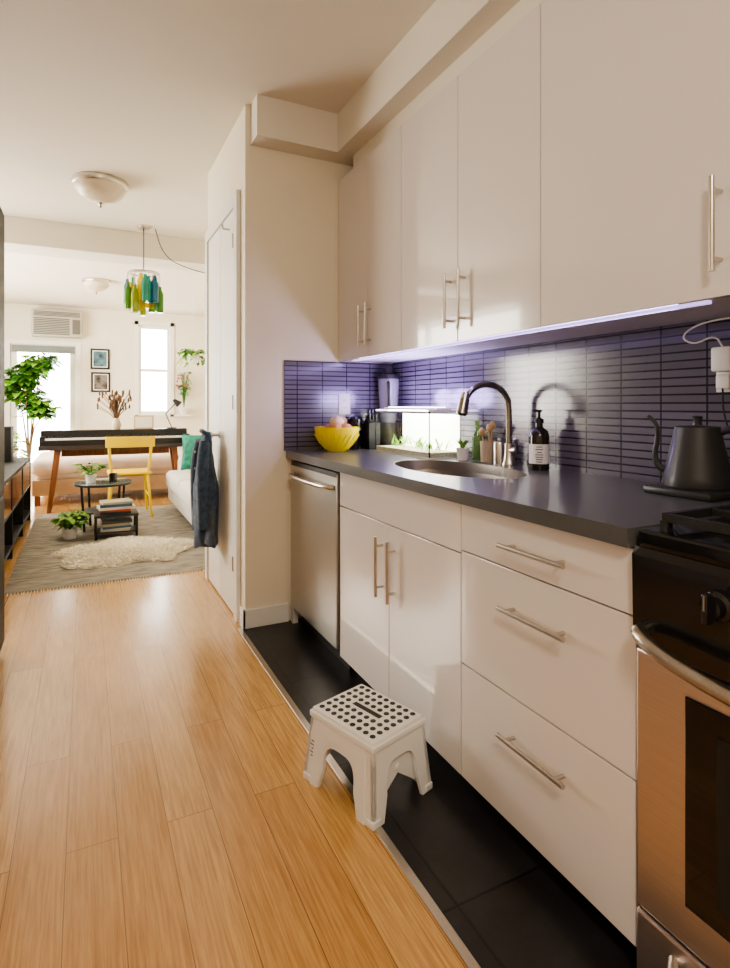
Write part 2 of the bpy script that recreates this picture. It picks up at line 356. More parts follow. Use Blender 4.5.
o.tube([(x,.985,1.235),(x,.985,1.16),(x+.01,.95,1.05),(x+.01,.88,.96),(x,.83,.94)],.0025,BLKM,smooth=2,seg=8)
o.done()
# ---------------------------------------------------------------- soap bottle
o=M('soap_pump_bottle'); bx,by=1.575,1.66
LAB=mat('paper_label',(.80,.78,.72),.6)
AMB=mat('dark_bottle',(.02,.016,.012),.15,coat=.3)
o.lathe([(0,0),(.036,0),(.038,.006),(.038,.13),(.032,.15),(.015,.165),(.014,.18),(0,.18)],AMB,bx,by,CT)
o.lathe([(.0385,.025),(.0385,.10)],LAB,bx,by,CT,seg=40)
for h,w in((.090,.5),(.080,.7),(.069,.4),(.060,.75),(.051,.7),(.042,.6),(.033,.5)):
    n=8
    for q in range(n): 
        t=4.0-w/2+q*w/n; o.box(.0386,.0391,-.0022,.0022,h-.0014,h+.0014,BLKM,mtx=T(bx,by,CT,rz=t))
o.lathe([(0,.18),(.017,.18),(.017,.195),(.006,.2),(.005,.222),(0,.222)],BLKM,bx,by,CT)
o.box(-.045,.012,-.007,.007,.222,.232,BLKM,mtx=T(bx,by,CT,rz=.4),bev=.003)
o.done()
o=M('dish_brush_holder'); hx,hy=1.60,2.00
CER=mat('ceramic_cup',(.45,.36,.24),.4)
o.lathe([(0,0),(.033,0),(.036,.09),(.033,.09),(.03,.006),(0,.006)],CER,hx,hy,CT)
WD=mat('beech_wood',(.55,.36,.18),.5,var=.1)
for a,l in((.2,.19),(2.1,.16),(4.2,.18)):
    e=(hx+.03*math.cos(a),hy+.03*math.sin(a),CT+l-.03); o.cyl((hx+.008*math.cos(a),hy+.008*math.sin(a),CT+.01),e,.004,WD,seg=8)
    o.ball(e,.014,WD,(1,1,1.3),12)
o.done()
o=M('glass_oil_bottle'); GG=mat('green_glass',(.25,.45,.15),.05,trans=.6)
o.lathe([(0,0),(.024,0),(.025,.1),(.011,.13),(.010,.165),(.013,.168),(.013,.175),(0,.175)],GG,1.61,2.09,CT); o.done()
o=M('steel_canister'); o.lathe([(0,0),(.026,0),(.027,.08),(.024,.09),(0,.095)],NICK,1.60,1.925,CT); o.ball((1.60,1.925,CT+.101),.007,NICK); o.done()
o=M('potted_sprout'); o.lathe([(0,0),(.022,0),(.03,.055),(.026,.055),(.02,.045),(0,.045)],TERRA,1.535,2.10,CT)
for i in range(16):
    a=random.random()*6.28; o.leaf((1.535,2.10,CT+.045),(math.cos(a)*.6,math.sin(a)*.6,1.2),.06+.03*random.random(),.018,GRN2)
o.done()
# ---------------------------------------------------------------- yellow bowl
o=M('fruit_bowl'); YG=mat('yellow_glass',(.92,.74,.02),.12,coat=.4,trans=.15,emit=(.9,.7,.02),estr=.05)
bx,by=1.225,2.815
o.lathe([(0,0),(.05,0),(.055,.006),(.09,.04),(.118,.09),(.125,.132),(.120,.132),(.112,.09),(.085,.046),(.05,.014),(0,.012)],YG,bx,by,CT,seg=40)
for q in range(24):
    a=q*2*PI/24; o.tube([(bx+.062*math.cos(a),by+.062*math.sin(a),CT+.012),(bx+.095*math.cos(a+.15),by+.095*math.sin(a+.15),CT+.048),(bx+.121*math.cos(a+.3),by+.121*math.sin(a+.3),CT+.092)],.0035,YG,seg=6,smooth=1)
BR=mat('onion_skin',(.50,.25,.10),.5,var=.3,vscale=20); BR2=mat('garlic_skin',(.70,.52,.36),.6,var=.1)
for dx,dy,dz,r,mm in((-.045,.0,.105,.045,BR),(.04,.03,.115,.045,BR2),(.03,-.045,.115,.043,BR),(-.01,.055,.115,.04,BR2),(0,0,.155,.042,BR2),(-.03,-.05,.13,.035,BR),(.03,.01,.16,.033,BR)):
    o.ball((bx+dx,by+dy,CT+dz),r,mm,(1,1,.85),16)
o.done()
o=M('coffee_grinder'); cx,cy=1.375,2.90
o.lathe([(0,0),(.040,0),(.042,.01),(.038,.11),(.042,.12),(.042,.17),(.03,.185),(0,.19)],BLK,cx,cy,CT); o.lathe([(.0395,.108),(.0425,.112),(.0425,.12)],NICK,cx,cy,CT); o.done()
o=M('knife_block'); mm=T(1.462,2.875,CT,rz=.0)
o.prism([(-.05,0),(.05,0),(.05,.12),(-.01,.18),(-.05,.15)],-.035,.035,BLKM,'X',mtx=mm)
for i in range(3):
    for j in range(2): o.box(-.026+i*.02,-.014+i*.02,-.032+j*.03,-.008+j*.03,.14,.225-j*.03,BLK,mtx=mm,bev=.003)
o.done()
# blender
o=M('countertop_blender'); cx,cy=1.578,2.875
o.lathe([(0,0),(.062,0),(.064,.02),(.058,.12),(.045,.15),(0,.15)],BLKM,cx,cy,CT,seg=28)
SMK=mat('smoky_jar',(.6,.58,.6),.08,trans=.6)
o.lathe([(0,.15),(.045,.15),(.05,.17),(.064,.40),(.060,.40),(.046,.175),(0,.165)],SMK,cx,cy,CT,seg=28)
o.lathe([(0,.40),(.066,.40),(.066,.425),(.035,.43),(.03,.46),(0,.46)],BLKM,cx,cy,CT,seg=28)
o.tube([(cx-.03,cy-.05,CT+.38),(cx-.045,cy-.085,CT+.37),(cx-.045,cy-.087,CT+.25),(cx-.025,cy-.045,CT+.21)],.008,BLKM,smooth=1)
o.done()
# lit glass planter (aquarium style) with violet grow light
o=M('aquarium'); ax0,ax1,ay0,ay1=1.42,1.60,2.2,2.74; az=CT+.215
GL2=mat('tank_glass',(.96,.98,.96),.02,trans=1,ior=1.1)
for a,b,c_,d in((ax0,ax0+.004,ay0,ay1),(ax1-.004,ax1,ay0,ay1),(ax0,ax1,ay0,ay0+.004),(ax0,ax1,ay1-.004,ay1)): o.box(a,b,c_,d,CT+.006,az,GL2)
GRAV=mat('gravel',(.80,.74,.52),.9,var=.3,vscale=150,bump=.8,bscale=150)
o.box(ax0,ax1,ay0,ay1,CT,CT+.006,WHT); o.box(ax0+.005,ax1-.005,ay0+.005,ay1-.005,CT+.006,CT+.028,GRAV)
for i in range(60):
    px=random.uniform(ax0+.06,ax1-.02); py=random.uniform(ay0+.04,ay1-.04); a=random.random()*6.28
    o.leaf((px,py,CT+.028),(math.cos(a)*.6,math.sin(a)*.6,1.1),random.uniform(.03,.10),.010,GRN2,.2)
AQL=mat('tank_led',(1,1,1),.4,emit=(1,.97,.88),estr=30)
VIO=mat('grow_led',(.8,.7,1),.4,emit=(.78,.68,1),estr=9)
o.box(ax0+.05,ax1-.05,ay0+.01,ay1-.01,az+.010,az+.022,WHT,bev=.003)
o.box(ax0+.06,ax1-.06,ay0+.04,ay1-.04,az+.022,az+.026,VIO)
o.box(ax0+.06,ax1-.06,ay0+.04,ay1-.04,az+.006,az+.010,AQL)
for yy in(ay0,ay1-.01): o.box(ax0,ax1,yy,yy+.01,az-.002,az+.012,WHT)
for xx in(ax0,ax1-.006): o.box(xx,xx+.006,ay0,ay1,az-.004,az+.004,WHT)
o.box(ax1-.008,ax1-.005,ay0+.006,ay1-.006,CT+.028,az-.01,mat('glowing_tank_backing',(.95,.97,.95),.6,emit=(1,.96,.80),estr=5))  # backing panel emits by itself so the tank looks brightly lit
o.done()
# ---------------------------------------------------------------- folding step stool
o=M('folding_step_stool'); th=math.atan2(.292,-.092)-PI/2
S=T(.792,1.585,0,rz=th)
h=.228; hl,hw=.139,.109
fl,fw=.158,.128
DOT=mat('black_dots',(.015,.015,.015),.5); STK=mat('sticker_text',(.25,.25,.27),.6)
o.box(-hw,hw,-hl,hl,h-.024,h,WHT,mtx=S,bev=.007)
o.box(-hw-.006,hw+.006,-hl-.006,hl+.006,h-.030,h-.010,WHT,mtx=S,bev=.005)
for i in range(7):
    for j in range(9):
        if i==3 and 2<=j<=6: continue
        x_=(-3+i)*.029; y_=(-4+j)*.0285
        o.cyl((x_,y_,h-.002),(x_,y_,h+.0015),.0088,DOT,seg=12,mtx=S)
o.box(-.010,.010,-.06,.06,h-.001,h+.001,DOT,mtx=S,bev=.0004)
o.box(-.0145,-.011,-.066,.066,h-.001,h+.003,WHT,mtx=S); o.box(.011,.0145,-.066,.066,h-.001,h+.003,WHT,mtx=S)
def side(o,hlen,flen,hoff,foff,swap,t=.012,leg=.055,toph=.075,mm=WHT,az_=.45):
    zt=h-.02
    def pt(a,z,dd):
        k=1-z/zt; off=hoff+(foff-hoff)*k+dd
        return (a,off,z) if swap else (off,a,z)
    N=16; b=bmesh.new()
    def outer_a(z): return hlen+(flen-hlen)*(1-z/zt)
    ztop=zt-toph; ai=flen-leg
    arch=[(-ai,0)]; at=ai*.78
    for q in range(N+1):
        t_=PI*q/N; arch.append((-at*math.copysign(abs(math.cos(t_))**.55,math.cos(t_)),ztop*az_+ztop*(1-az_)*abs(math.sin(t_))**.7))
    arch.append((ai,0)); n=len(arch); out=[]
    for q in range(n):
        f=q/(n-1)
        if f<.3: z_=zt*f/.3; out.append((-outer_a(z_),z_))
        elif f<=.7: out.append((-hlen+2*hlen*(f-.3)/.4,zt))
        else: z_=zt*(1-f)/.3; out.append((outer_a(z_),z_))
    sg=1 if foff>0 else -1
    ra=[b.verts.new(pt(a,z,0)) for a,z in arch]; ro=[b.verts.new(pt(a,z,0)) for a,z in out]
    ra2=[b.verts.new(pt(a,z,-t*sg)) for a,z in arch]; ro2=[b.verts.new(pt(a,z,-t*sg)) for a,z in out]
    for q in range(n-1):
        b.faces.new([ra[q],ra[q+1],ro[q+1],ro[q]]); b.faces.new([ra2[q],ro2[q],ro2[q+1],ra2[q+1]])
        b.faces.new([ra[q],ra2[q],ra2[q+1],ra[q+1]]); b.faces.new([ro[q],ro[q+1],ro2[q+1],ro2[q]])
    b.faces.new([ra[0],ro[0],ro2[0],ra2[0]]); b.faces.new([ra[-1],ra2[-1],ro2[-1],ro[-1]])
    o.merge(b,mm,S)
for sg in(-1,1):
    side(o,hl,fl,sg*hw,sg*fw,False,leg=.07,toph=.065)
    side(o,hw,fw,sg*hl,sg*fl,True,leg=.045,toph=.055)
    side(o,hl-.03,fl-.035,sg*(hw+.003),sg*(fw+.003),False,leg=.028,toph=.045,t=.006)
    o.box(-hw+.02,hw-.02,sg*.05-.004,sg*.05+.004,h-.10,h-.02,WHT,mtx=S)
    o.prism([(-.095,.055),(-.075,.04),(.0,.095),(.075,.04),(.095,.055),(.045,.15),(-.045,.15)],sg*.128-.004,sg*.128+.004,WHT,'Y',mtx=S)
    o.cyl((0,sg*.123,.112),(0,sg*.136,.112),.010,WHT,mtx=S)
    for s2 in(-1,1): o.box(sg*fw-.03*(sg>0)-.002,sg*fw+.03*(sg<0)+.002,s2*fl-.03*(s2>0)-.002,s2*fl+.03*(s2<0)+.002,0,.022,WHT,mtx=S,bev=.004)
for k_,w_ in enumerate((.022,.028,.02,.026,.022)):
    zz=.125-k_*.011; kk=1-zz/(h-.02); off=-(hw+(fw-hw)*kk)
    o.box(off-.0008,off+.001,.108,.108+w_,zz,zz+.004,STK,mtx=S)
o.done(.0015,angle=21)
# ---------------------------------------------------------------- refrigerator (left)
FRB=mat('fridge_black',(.014,.013,.013),.55)
o=M('refrigerator')
o.box(-1.06,-.385,2.43,3.21,.03,2.08,FRB); o.box(-.385,-.347,2.43,3.21,.05,.75,FRB,bev=.006); o.box(-.385,-.347,2.43,3.21,.76,2.10,FRB,bev=.006)
o.tube([(-.35,2.5,.85),(-.30,2.5,.88),(-.30,2.5,1.45),(-.35,2.5,1.48)],.011,FRB,smooth=1)
for x_ in(-1.0,-.45):
    for y_ in(2.5,3.14): o.cyl((x_,y_,0),(x_,y_,.035),.02,BLKM)
o.done(angle=20)
# ---------------------------------------------------------------- ceiling lights
def flush(name,x,y,r,e=.10):
    o=M(name); SH=mat('alabaster_glass',(.66,.56,.43),.35,emit=(1,.82,.55),estr=e,var=.15,vscale=6)
    o.lathe([(0,0),(r*1.0,0),(r*1.02,-.012),(r*.98,-.035),(r*.90,-.045),(0,-.045)],NICK,x,y,CZ,seg=40)
    o.lathe([(r*.92,-.04),(r*.88,-.07),(r*.7,-.11),(r*.4,-.14),(.02,-.15),(0,-.15)],SH,x,y,CZ,seg=40)
    o.lathe([(0,-.145),(.012,-.15),(.016,-.16),(.008,-.172),(.011,-.18),(0,-.19)],NICK,x,y,CZ,seg=16); return o.done()
flush('flush_ceiling_light',.10,4.46,.185,.04)
flush('flush_ceiling_light',.13,8.0,.17,.04)
flush('flush_ceiling_light',-.15,-.75,.185,4)  # unseen fixture added behind the camera to carry fill light
# ---------------------------------------------------------------- bottle chandelier
o=M('glass_bottle_chandelier'); px,py=.47,5.40
cols=[(.01,.28,.30),(.10,.30,.05),(.80,.58,.02),(.02,.18,.32),(.80,.62,.05),(.04,.36,.24),(.75,.50,.02),(.30,.40,.04)]
gm=[mat('bottle_glass_%d'%i,c_,.12,trans=.45,emit=c_,estr=.05) for i,c_ in enumerate(cols)]
o.lathe([(0,-.02),(.05,-.02),(.055,0),(0,0)],NICK,px,py,CZ); o.cyl((px,py,CZ),(px,py,2.38),.004,BLKM,seg=8)
o.lathe([(.13,0),(.135,.006),(.13,.012),(.125,.006),(.13,0)],NICK,px,py,2.355,seg=32)
for a in range(4): o.cyl((px,py,2.38),(px+.13*math.cos(a*PI/2),py+.13*math.sin(a*PI/2),2.361),.004,NICK,seg=8)
for i in range(20):
    a=i*2*PI/20; r=.138 if i%2 else .10; x_,y_=px+r*math.cos(a),py+r*math.sin(a); zb=1.99+.12*random.random(); 
    o.cyl((x_,y_,zb+.22),(x_,y_,2.362),.0025,NICK,seg=6)
    o.lathe([(0,0),(.030,0),(.032,.01),(.032,.17),(.016,.205),(.014,.235),(0,.235)],gm[(i*3)%8],x_,y_,zb,seg=16)
o.done()
o=M('lamp_cord'); o.tube([(px+.10,py+.02,CZ-.004),(px+.16,py+.08,2.60),(px+.3,py+.15,2.50),(px+.75,py+.15,2.42),(1.3,5.59,2.5)],.004,BLKM,smooth=2,seg=6); o.done()
# ---------------------------------------------------------------- far door/window/AC
o=M('door_2'); X0,X1=-1.05,-.13
for a,b,c_,d in((X0-.07,X0,0,2.22),(X1,X1+.07,0,2.22),(X0,X1,2.15,2.22)): o.box(a,b,10.38,10.399,c_,d,TRIM)
for a,b,c_,d in((X0+.002,X0+.09,0.002,2.148),(X1-.09,X1-.002,0.002,2.148),(X0+.09,X1-.09,2.03,2.148),(X0+.09,X1-.09,0.002,.25)): o.box(a,b,10.42,10.46,c_,d,TRIM)
o.box(X0+.09,X1-.09,10.435,10.441,.25,2.03,GLASS); o.cyl((X0+.05,10.42,1.0),(X0+.05,10.36,1.0),.012,NICK); o.cyl((X0+.05,10.36,1.0),(X0+.16,10.36,1.0),.01,NICK)
o.box(X0+.02,X1-.02,10.36,10.378,2.02,2.13,mat('roller_shade',(.20,.22,.21),.8)); o.done()
o=M('window_1'); X0,X1=.82,1.34
for a,b,c_,d in((X0-.06,X0,.96,2.62),(X1,X1+.06,.96,2.62),(X0-.06,X1+.06,2.56,2.62),(X0-.09,X1+.09,.98,1.02)): o.box(a,b,10.37,10.4,c_,d,TRIM)
for a,b,c_,d in((X0,X0+.05,1.02,2.56),(X1-.05,X1,1.02,2.56),(X0+.05,X1-.05,2.5,2.56),(X0+.05,X1-.05,1.02,1.08),(X0+.05,X1-.05,1.76,1.81)): o.box(a,b,10.42,10.46,c_,d,TRIM)
o.box(X0+.05,X1-.05,10.435,10.441,1.08,2.5,GLASS); o.done()
o=M('window_2')
for a,b,c_,d in((4.95,5.02,.85,2.45),(8.98,9.05,.85,2.45),(5.02,8.98,2.38,2.45),(5.02,8.98,.85,.92),(6.95,7.05,.92,2.38)): o.box(-1.93,-1.87,a,b,c_,d,TRIM)
o.done()
o=M('wall_air_conditioner'); ACW=mat('ac_plastic',(.46,.43,.36),.5); ACD=mat('ac_grille',(.13,.12,.10),.6)
o.box(-.75,-.04,10.2,10.4,2.27,2.69,ACW,bev=.012)
for i in range(10): o.box(-.72,-.22,10.192,10.2,2.30+i*.027,2.30+i*.027+.016,ACD)
for i in range(4): o.box(-.72,-.07,10.192,10.2,2.59+i*.02,2.59+i*.02+.011,ACD)
o.box(-.18,-.07,10.19,10.2,2.32,2.55,ACD); o.done()
def frame(name,x0,x1,z0,z1,seed):
    o=M(name); y=10.4
    o.box(x0,x1,y-.025,y,z0,z1,BLKM); o.box(x0+.03,x1-.03,y-.027,y-.024,z0+.03,z1-.03,WHT)
    pic=mat('print_'+str(seed),(.08,.16,.20) if seed==1 else (.14,.12,.10),.5,var=.8,vscale=9+seed*3)
    o.box(x0+.045,x1-.045,y-.029,y-.026,z0+.045,z1-.045,pic); o.done()
frame('framed_picture',.08,.37,1.78,2.12,1); frame('framed_picture',.09,.38,1.40,1.73,2)
# ---------------------------------------------------------------- rug, sheepskin
RUG=mat('woven_rug',(.36,.325,.27),.95,var=.45,vscale=7,bump=.5,bscale=200,stretch=(1,4,1))
o=M('area_rug'); o.box(-.46,1.7,4.15,7.0,0,.010,RUG,bev=.003)
for i in range(120):
    x_=-.45+i*.018; 
    o.cyl((x_,4.155,.006),(x_+random.uniform(-.006,.006),4.115,.003),.003,WOOL,seg=5)
o.done()
o=M('sheepskin_rug'); b=bmesh.new(); N=44
cx,cy,ex,ey,z0=.30,4.90,.48,.45,.0115
def rad(a): return 1+.13*math.sin(2*a+.5)+.12*math.sin(5*a+1)+.05*math.sin(9*a)
def sp(a,r): return cx+ex*r*math.cos(a)-.10*math.sin(a)*r,cy+ey*r*math.sin(a)
rings=[]
for k in range(9):
    f=k/8; ring=[]
    for q in range(N):
        a=2*PI*q/N; r=rad(a)*f; x_,y_=sp(a,r)
        p=Vector((x_,y_,0)); p.z=z0+.035*(1-f**3)+.008*(1-f)*noise.noise(p*9)
        ring.append(b.verts.new(p))
    rings.append(ring)
for A,B in zip(rings,rings[1:]):
    for q in range(N): b.faces.new([A[q],A[(q+1)%N],B[(q+1)%N],B[q]])
o.merge(b,WOOL)
i=o.mi(WOOL)
for q in range(6500):
    a=random.random()*6.28; f=math.sqrt(random.random()); r=rad(a)*f; x_,y_=sp(a,r); zz=z0+.002+.033*(1-f**3)
    dx,dy=random.uniform(-.03,.03)+.015*math.cos(a),random.uniform(-.03,.03)+.015*math.sin(a); t=random.random()*6.28; w=.008
    v=[o.bm.verts.new((x_+w*math.cos(t),y_+w*math.sin(t),zz)),o.bm.verts.new((x_-w*math.cos(t),y_-w*math.sin(t),zz)),o.bm.verts.new((x_+dx,y_+dy,zz+random.uniform(.006,.024)))]
    ff=o.bm.faces.new(v); ff.material_index=i
o.done()
# ---------------------------------------------------------------- sofa
o=M('sofa'); x0,x1,y0,y1=.80,1.90,4.62,6.80
o.box(x0+.05,x1,y0+.02,y1-.02,.10,.30,SOFA,bev=.03); 
for i in range(2):
    a=y0+.17+i*.92; o.box(x0,x1-.22,a,a+.91,.27,.46,SOFA,bev=.06,seg=4)
    o.box(x1-.40,x1-.1,a,a+.91,.42,.86,SOFA,bev=.08,seg=4)
o.box(x1-.14,x1,y0,y1,.12,.80,SOFA,bev=.05,seg=4)
o.box(x0+.15,x1,y0,y0+.16,.12,.60,SOFA,bev=.06,seg=4); o.box(x0+.15,x1,y1-.16,y1,.12,.60,SOFA,bev=.06,seg=4)
for x_ in(x0+.18,x1-.08):
    for y_ in(y0+.08,y1-.08): o.cyl((x_,y_,.0115),(x_,y_,.12),.018,WOODL,r1=.025)
o.done()
def pillow(name,c_,s_,m_,rz,ry):
    o=M(name); b=bmesh.new(); n=10; gr={}
    for sgn in(1,-1):
        for i in range(n+1):
            for j in range(n+1):
                u,v=-1+2*i/n,-1+2*j/n; e=(1-u**4)*(1-v**4)
                if sgn==-1 and (i in(0,n) or j in(0,n)): gr[(sgn,i,j)]=gr[(1,i,j)]; continue
                gr[(sgn,i,j)]=b.verts.new((sgn*.08*e**.6,u*s_*(1-.07*(1-v*v)),v*s_*(1-.07*(1-u*u))))
    for sgn in(1,-1):
        for i in range(n):
            for j in range(n): b.faces.new([gr[(sgn,i,j)],gr[(sgn,i+1,j)],gr[(sgn,i+1,j+1)],gr[(sgn,i,j+1)]])
    o.merge(b,m_,T(*c_,rz=rz,ry=ry)); return o.done()
pillow('throw_pillow',(1.14,6.42,.665),.2,mat('teal_pillow',(.03,.20,.14),.9,var=.4,vscale=20),1.25,.2)
pillow('throw_pillow',(1.26,6.12,.66),.19,mat('mustard_pillow',(.50,.42,.12),.9,var=.3,vscale=20),.9,.25)
# ---------------------------------------------------------------- bed
o=M('platform_bed'); o.box(-.55,1.25,7.60,9.40,.12,.30,mat('bed_frame',(.50,.33,.2),.6,var=.1)); 
o.box(-.52,1.22,7.63,9.37,.28,.50,BED,bev=.06,seg=4); o.box(-.57,1.27,7.58,9.0,.36,.54,mat('duvet',(.78,.64,.54),.9,var=.06,bump=.6,bscale=6),bev=.07,seg=4)
for x_ in(-.45,.25): o.box(x_,x_+.6,9.0,9.33,.5,.64,WHT,bev=.06,seg=4)
for x_ in(-.5,1.2):
    for y_ in(7.65,9.35): o.box(x_-.03,x_+.03,y_-.03,y_+.03,0,.13,WOODL)
o.done()
# ---------------------------------------------------------------- digital piano
o=M('digital_piano'); x0,x1=-.44,1.12; PB=mat('piano_black',(.02,.018,.018),.3)
KEY=mat('ivory_keys',(.75,.72,.63),.3)
o.box(x0,x1,6.98,7.30,.74,.80,PB,bev=.006); o.box(x0,x1,7.17,7.30,.80,.90,PB,bev=.006); o.box(x0,x0+.05,6.98,7.17,.80,.84,PB); o.box(x1-.05,x1,6.98,7.17,.80,.84,PB)
nk=52; kw=(x1-x0-.1)/nk
for i in range(nk):
    o.box(x0+.05+i*kw+.0006,x0+.05+(i+1)*kw-.0006,6.985,7.165,.80,.818,KEY)
    if i%7 in(0,1,3,4,5): o.box(x0+.05+(i+1)*kw-.006,x0+.05+(i+1)*kw+.006,7.06,7.165,.818,.832,PB)
o.box(x0-.01,x1+.01,6.96,7.32,.69,.74,mat('desk_edge',(.05,.035,.03),.4))
for sx in(-1,1):
    for y_ in(7.02,7.26):
        xt=(x0+.17) if sx<0 else (x1-.17); o.prism([(-.030,.69),(.030,.69),(.020,0.0),(-.020,0.0)],-.02,.02,WOODL,'Y',mtx=Matrix.Translation((xt,y_,0))@Matrix(((1,0,-sx*.12,sx*.083),(0,1,0,0),(0,0,1,0),(0,0,0,1))))
o.box(x0+.2,x1-.2,7.25,7.27,.60,.69,WOODL)
o.done(angle=20)
o=M('dried_flower_vase'); vx,vy=.33,7.24
o.lathe([(0,0),(.04,0),(.055,.05),(.035,.11),(.028,.13),(.024,.13),(.03,.1),(0,.01)],CER,vx,vy,.90)
DRY=mat('dried_stems',(.13,.07,.035),.8,var=.3)
for i in range(60):
    a=random.random()*6.28; s_=random.random()*.22; hh=random.uniform(.18,.38); e=(vx+s_*math.cos(a),vy+s_*.4*math.sin(a),.96+hh)
    o.tube([(vx,vy,1.0),(vx+s_*.35*math.cos(a),vy+s_*.15*math.sin(a),.96+hh*.6),e],.003,DRY,seg=5); o.ball(e,.010,DRY,(1,1,3.0),8)
o.done()
o=M('small_framed_card'); o.box(.52,.74,7.22,7.235,.90,1.06,WD); o.box(.535,.725,7.216,7.221,.915,1.045,KEY); o.box(.56,.70,7.235,7.28,.90,.905,WD); o.done()
o=M('desk_lamp'); lx,ly=.95,7.24
o.lathe([(0,0),(.06,0),(.055,.012),(0,.015)],BLKM,lx,ly,.90); o.cyl((lx,ly,.91),(lx-.07,ly,1.08),.006,BLKM); o.cyl((lx-.07,ly,1.08),(lx+.06,ly,1.22),.006,BLKM)
o.cyl((lx+.02,ly,1.25),(lx+.09,ly,1.19),.018,BLKM,r1=.045); o.done()
# ---------------------------------------------------------------- yellow chair
o=M('yellow_chair'); S2=T(.42,6.52,.0115)
o.box(-.21,.21,-.19,.20,.445,.475,YEL,mtx=S2,bev=.012)
for sx in(-1,1):
    o.cyl((sx*.17,.16,.45),(sx*.20,.21,.0),.015,YEL,r1=.012,mtx=S2); o.cyl((sx*.17,-.16,.45),(sx*.21,-.24,.0),.016,YEL,r1=.012,mtx=S2)
    o.tube([(sx*.175,-.17,.46),(sx*.195,-.21,.65),(sx*.205,-.25,.84)],.014,YEL,mtx=S2)
    o.cyl((sx*.185,.185,.22),(sx*.185,-.2,.22),.008,YEL,mtx=S2)
def rail(o,z0,z1):
    b=bmesh.new(); A=[]
    for q in range(13):
        u=-1+q/6; yb=-.245-.035*(1-u*u); r=[]
        for (dy,z_) in((0,z0),(0,z1),(-.016,z1),(-.016,z0)): r.append(b.verts.new((u*.235,yb+dy-(z_-.8)*.1,z_)))
        A.append(r)
    for a,c_ in zip(A,A[1:]):
        for k in range(4): b.faces.new([a[k],a[(k+1)%4],c_[(k+1)%4],c_[k]])
    b.faces.new(A[0]); b.faces.new(A[-1]); o.merge(b,YEL,S2)
rail(o,.74,.85); o.done(.003)
# ---------------------------------------------------------------- coffee table, books, plants
def foliage(o,p,n,spread,height,L,W,mats,droop=.3,stem=.003,k3=3):
    for i in range(n):
        a=random.random()*6.28; s_=spread*math.sqrt(random.random()); hh=height*random.uniform(.35,1)
        e=Vector((p[0]+s_*math.cos(a),p[1]+s_*math.sin(a),p[2]+hh)); mid=Vector((p[0]+s_*.4*math.cos(a),p[1]+s_*.4*math.sin(a),p[2]+hh*.65))
        o.tube([p,mid,e],stem,mats[0],seg=5)
        for k in range(k3):
            aa=a+random.uniform(-1.3,1.3); o.leaf(e if k else mid,(math.cos(aa),math.sin(aa),random.uniform(-.1,.6)),L*random.uniform(.7,1.1),W,random.choice(mats),droop)
o=M('round_coffee_table'); tx,ty=.16,5.94
o.lathe([(0,.445),(.25,.445),(.253,.45),(.25,.457),(0,.457)],mat('smoked_glass',(.25,.32,.3),.04,trans=.5),tx,ty,0,seg=48)
o.lathe([(.235,.43),(.25,.43),(.25,.445),(.235,.445),(.235,.43)],BLKM,tx,ty,0,seg=48)
for k_ in range(4):
    a=k_*PI/2+.6; o.cyl((tx+.23*math.cos(a),ty+.23*math.sin(a),.44),(tx+.2*math.cos(a),ty+.2*math.sin(a),.0115),.011,BLKM,seg=10)
o.lathe([(.0,.18),(.21,.18),(.21,.192),(0,.192)],BLKM,tx,ty,0,seg=48); o.done()
o=M('table_plant'); o.lathe([(0,0),(.04,0),(.05,.08),(.045,.08),(.04,.07),(0,.07)],TERRA,.05,5.88,.457); foliage(o,(.05,5.88,.52),24,.10,.12,.07,.045,[GRN,GRN2]); o.done()
o=M('glass_candle_jar'); o.lathe([(0,0),(.035,0),(.037,.08),(.033,.08),(.031,.01),(0,.01)],AMB,.24,5.86,.457); o.done()
cc=[(.04,.05,.06),(.45,.10,.06),(.65,.6,.5),(.05,.12,.2),(.4,.35,.25),(.06,.06,.06)]
PG=mat('book_pages',(.7,.65,.55),.8); bx,by=.25,5.54
o=M('book_stool')
o.box(bx-.18,bx+.18,by-.13,by+.13,.20,.22,BLKM,bev=.004); o.box(bx-.17,bx+.17,by-.12,by+.12,.06,.07,BLKM)
for sx in(-1,1):
    for sy in(-1,1): o.cyl((bx+sx*.165,by+sy*.115,.205),(bx+sx*.165,by+sy*.115,.0115),.011,BLKM,seg=10)
def books(z,w,d,cx_,cy_,n,off):
    for i in range(n):
        t_=random.uniform(.018,.03); m_=mat('cover_%d'%(i+off),cc[(i+off)%6],.5); mm=T(cx_,cy_,z,rz=random.uniform(-.15,.15)); w_=w*random.uniform(.8,1)
        o.box(-w_/2,w_/2,-d/2,d/2,0,.003,m_,mtx=mm); o.box(-w_/2,w_/2,-d/2,d/2,t_-.003,t_,m_,mtx=mm); o.box(-w_/2,w_/2,-d/2,-d/2+.003,.003,t_-.003,m_,mtx=mm); o.box(-w_/2+.005,w_/2-.005,-d/2+.003,d/2-.005,.003,t_-.003,PG,mtx=mm); z+=t_
books(.07,.26,.18,bx,by,4,2); o.done()
o=M('book_stack'); books(.2205,.30,.2,bx,by,5,0); o.done()
o=M('trailing_plant'); px2,py2=-.12,5.60
o.lathe([(0,0),(.05,0),(.06,.09),(.055,.09),(.05,.08),(0,.08)],TERRA,px2,py2,.0115); foliage(o,(px2,py2,.09),36,.12,.16,.08,.06,[GRN,GRN2],.5); o.done()
